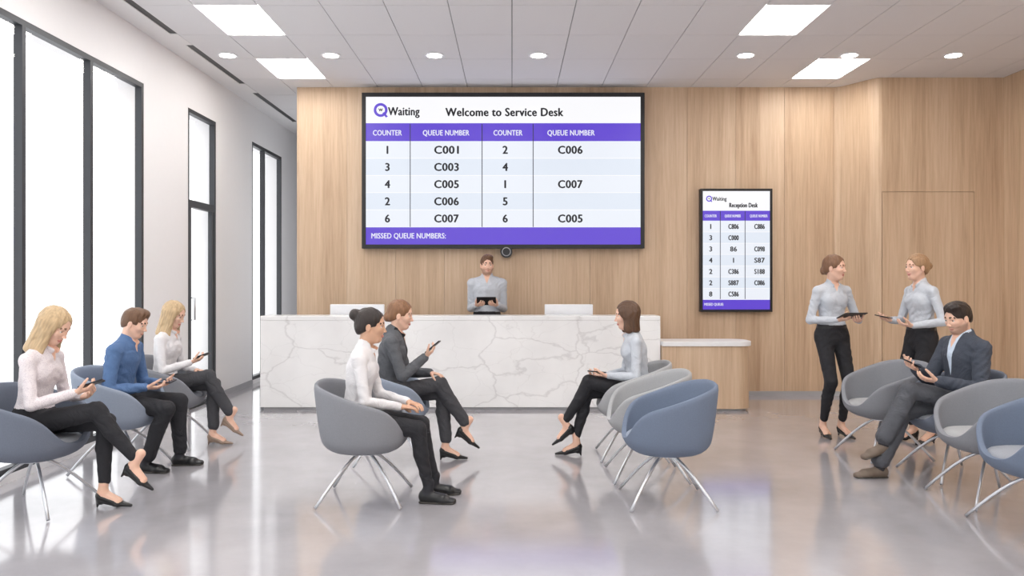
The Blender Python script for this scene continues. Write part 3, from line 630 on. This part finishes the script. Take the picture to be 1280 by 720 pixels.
person('seated_woman',(-.99,6.38),0,legs=cr_(.56,.46),arms={'R':((.30,-.08,.84),(-.3,-.5,-1),(.75,.1,.6),(-.7,.1,.7),.5),'L':((.33,.05,.70),(-.3,.5,-1),(.9,-.4,-.1),(0,-.2,-1),.3)},hd=(0,8),top=BZ,inner=M('camisole_black',(24,24,28),.8),irgb=(24,24,28),pants=CHT,jacket=True,hair=H_AUB,hs='low',hold=('R',),lean=(4,8),scale=1.0)
person('seated_woman',(1.04,6.54),180,legs=cr_(.52,.52,'L'),arms={'R':((.29,-.06,.66),(-.3,-.5,-1),(.85,.4,0),(-.2,0,1),.4),'L':((.26,.08,.68),(-.3,.5,-1),(.85,-.35,.05),(-.2,0,1),.5)},hd=(0,6),top=LG_SH,hair=H_BROWN,hs='bob',hold=('L',),lean=(4,8),scale=.99)
person('seated_man',(3.35,5.9),188,sex='m',style='flat',shoe=SHT,sock=SOCK,pants=GRT,jacket=True,top=BZN,inner=SH_LB,irgb=(196,210,226),legs={'L':('d',(1,-.22,.24),(.48,-.05,-.9),(.92,0,-.2)),'R':('p',(.66,-.04))},arms={'R':((.35,-.05,.79),(-.3,-.5,-1),(.8,.35,.3),(-.5,.1,.85),.5),'L':((.29,.12,.72),(-.3,.5,-1),(.85,-.45,.1),(-.1,-.3,.9),.4)},hd=(8,16),hair=H_DARK,hs='short',hold=('R',),lean=(-4,4),hfwd=.035,skin='light',beard=True)
stand={'R':('p',(.0,-.085),(1,-.15,0),(1,0,0)),'L':('p',(.03,.085),(1,.15,0),(1,0,0))}
tab={'R':((.19,-.06,1.09),(-.3,-.6,-1),(.65,.85,.1),(-.3,.1,.95),.5),'L':((.21,.14,1.08),(-.3,.6,-1),(.75,-.75,.1),(-.3,.0,.95),.5)}
person('standing_woman',(2.97,7.4),-80,seated=False,pz=.93,lean=(0,1),legs=stand,arms=tab,hd=(36,2),top=LG_SH,hair=H_LB,hs='low',hold=('T',(.27,.03,1.13),(0,1,0),(-.35,0,.95)),smile=1,belt=True)
person('standing_woman',(3.66,7.12),192,seated=False,pz=.93,lean=(0,1),legs={'R':('p',(.02,-.085),(1,-.1,0),(1,0,0)),'L':('p',(-.02,.085),(1,.15,0),(1,0,0))},arms={'R':((.26,-.08,1.09),(-.3,-.5,-1),(.85,.3,.1),(-.2,.1,.95),.45),'L':((.19,.13,1.05),(-.3,.5,-1),(.85,-.45,.1),(-.1,-.2,.9),.4)},hd=(0,0),top=LG_SH,hair=H_DBLONDE,hs='bun',hold=('R',),smile=1,belt=True)
person('receptionist',(-.30,9.60),-90,sex='m',seated=False,style='flat',pz=.965,lean=(-1,0),legs={'R':('p',(.0,-.085),(1,-.15,0),(1,0,0)),'L':('p',(.02,.085),(1,.15,0),(1,0,0))},arms={'R':((.18,-.12,1.13),(-.6,-.15,-1),(.75,.6,.1),(-.3,.1,.95),.5),'L':((.18,.12,1.13),(-.6,.15,-1),(.75,-.6,.1),(-.3,.0,.95),.5)},hd=(10,2),top=LG_SH,hair=H_MB,hs='short',hold=('T',(.27,0,1.18),(0,1,0),(-.6,0,.8)),smile=1,beard=True,scale=1.02)
# ---------------------------------------------------------------- light + camera
w=D.worlds.new('World'); scene.world=w; w.use_nodes=True; bg=w.node_tree.nodes['Background']; bg.inputs[0].default_value=(.97,.985,1,1); bg.inputs[1].default_value=2.0
cam=D.cameras.new('camera'); co=D.objects.new('camera',cam); link(co); co.location=(0,0,1.45); co.rotation_euler=(math.pi/2,0,0)
cam.sensor_width=36; cam.lens=28; cam.shift_y=-10/1280; cam.clip_end=100; scene.camera=co
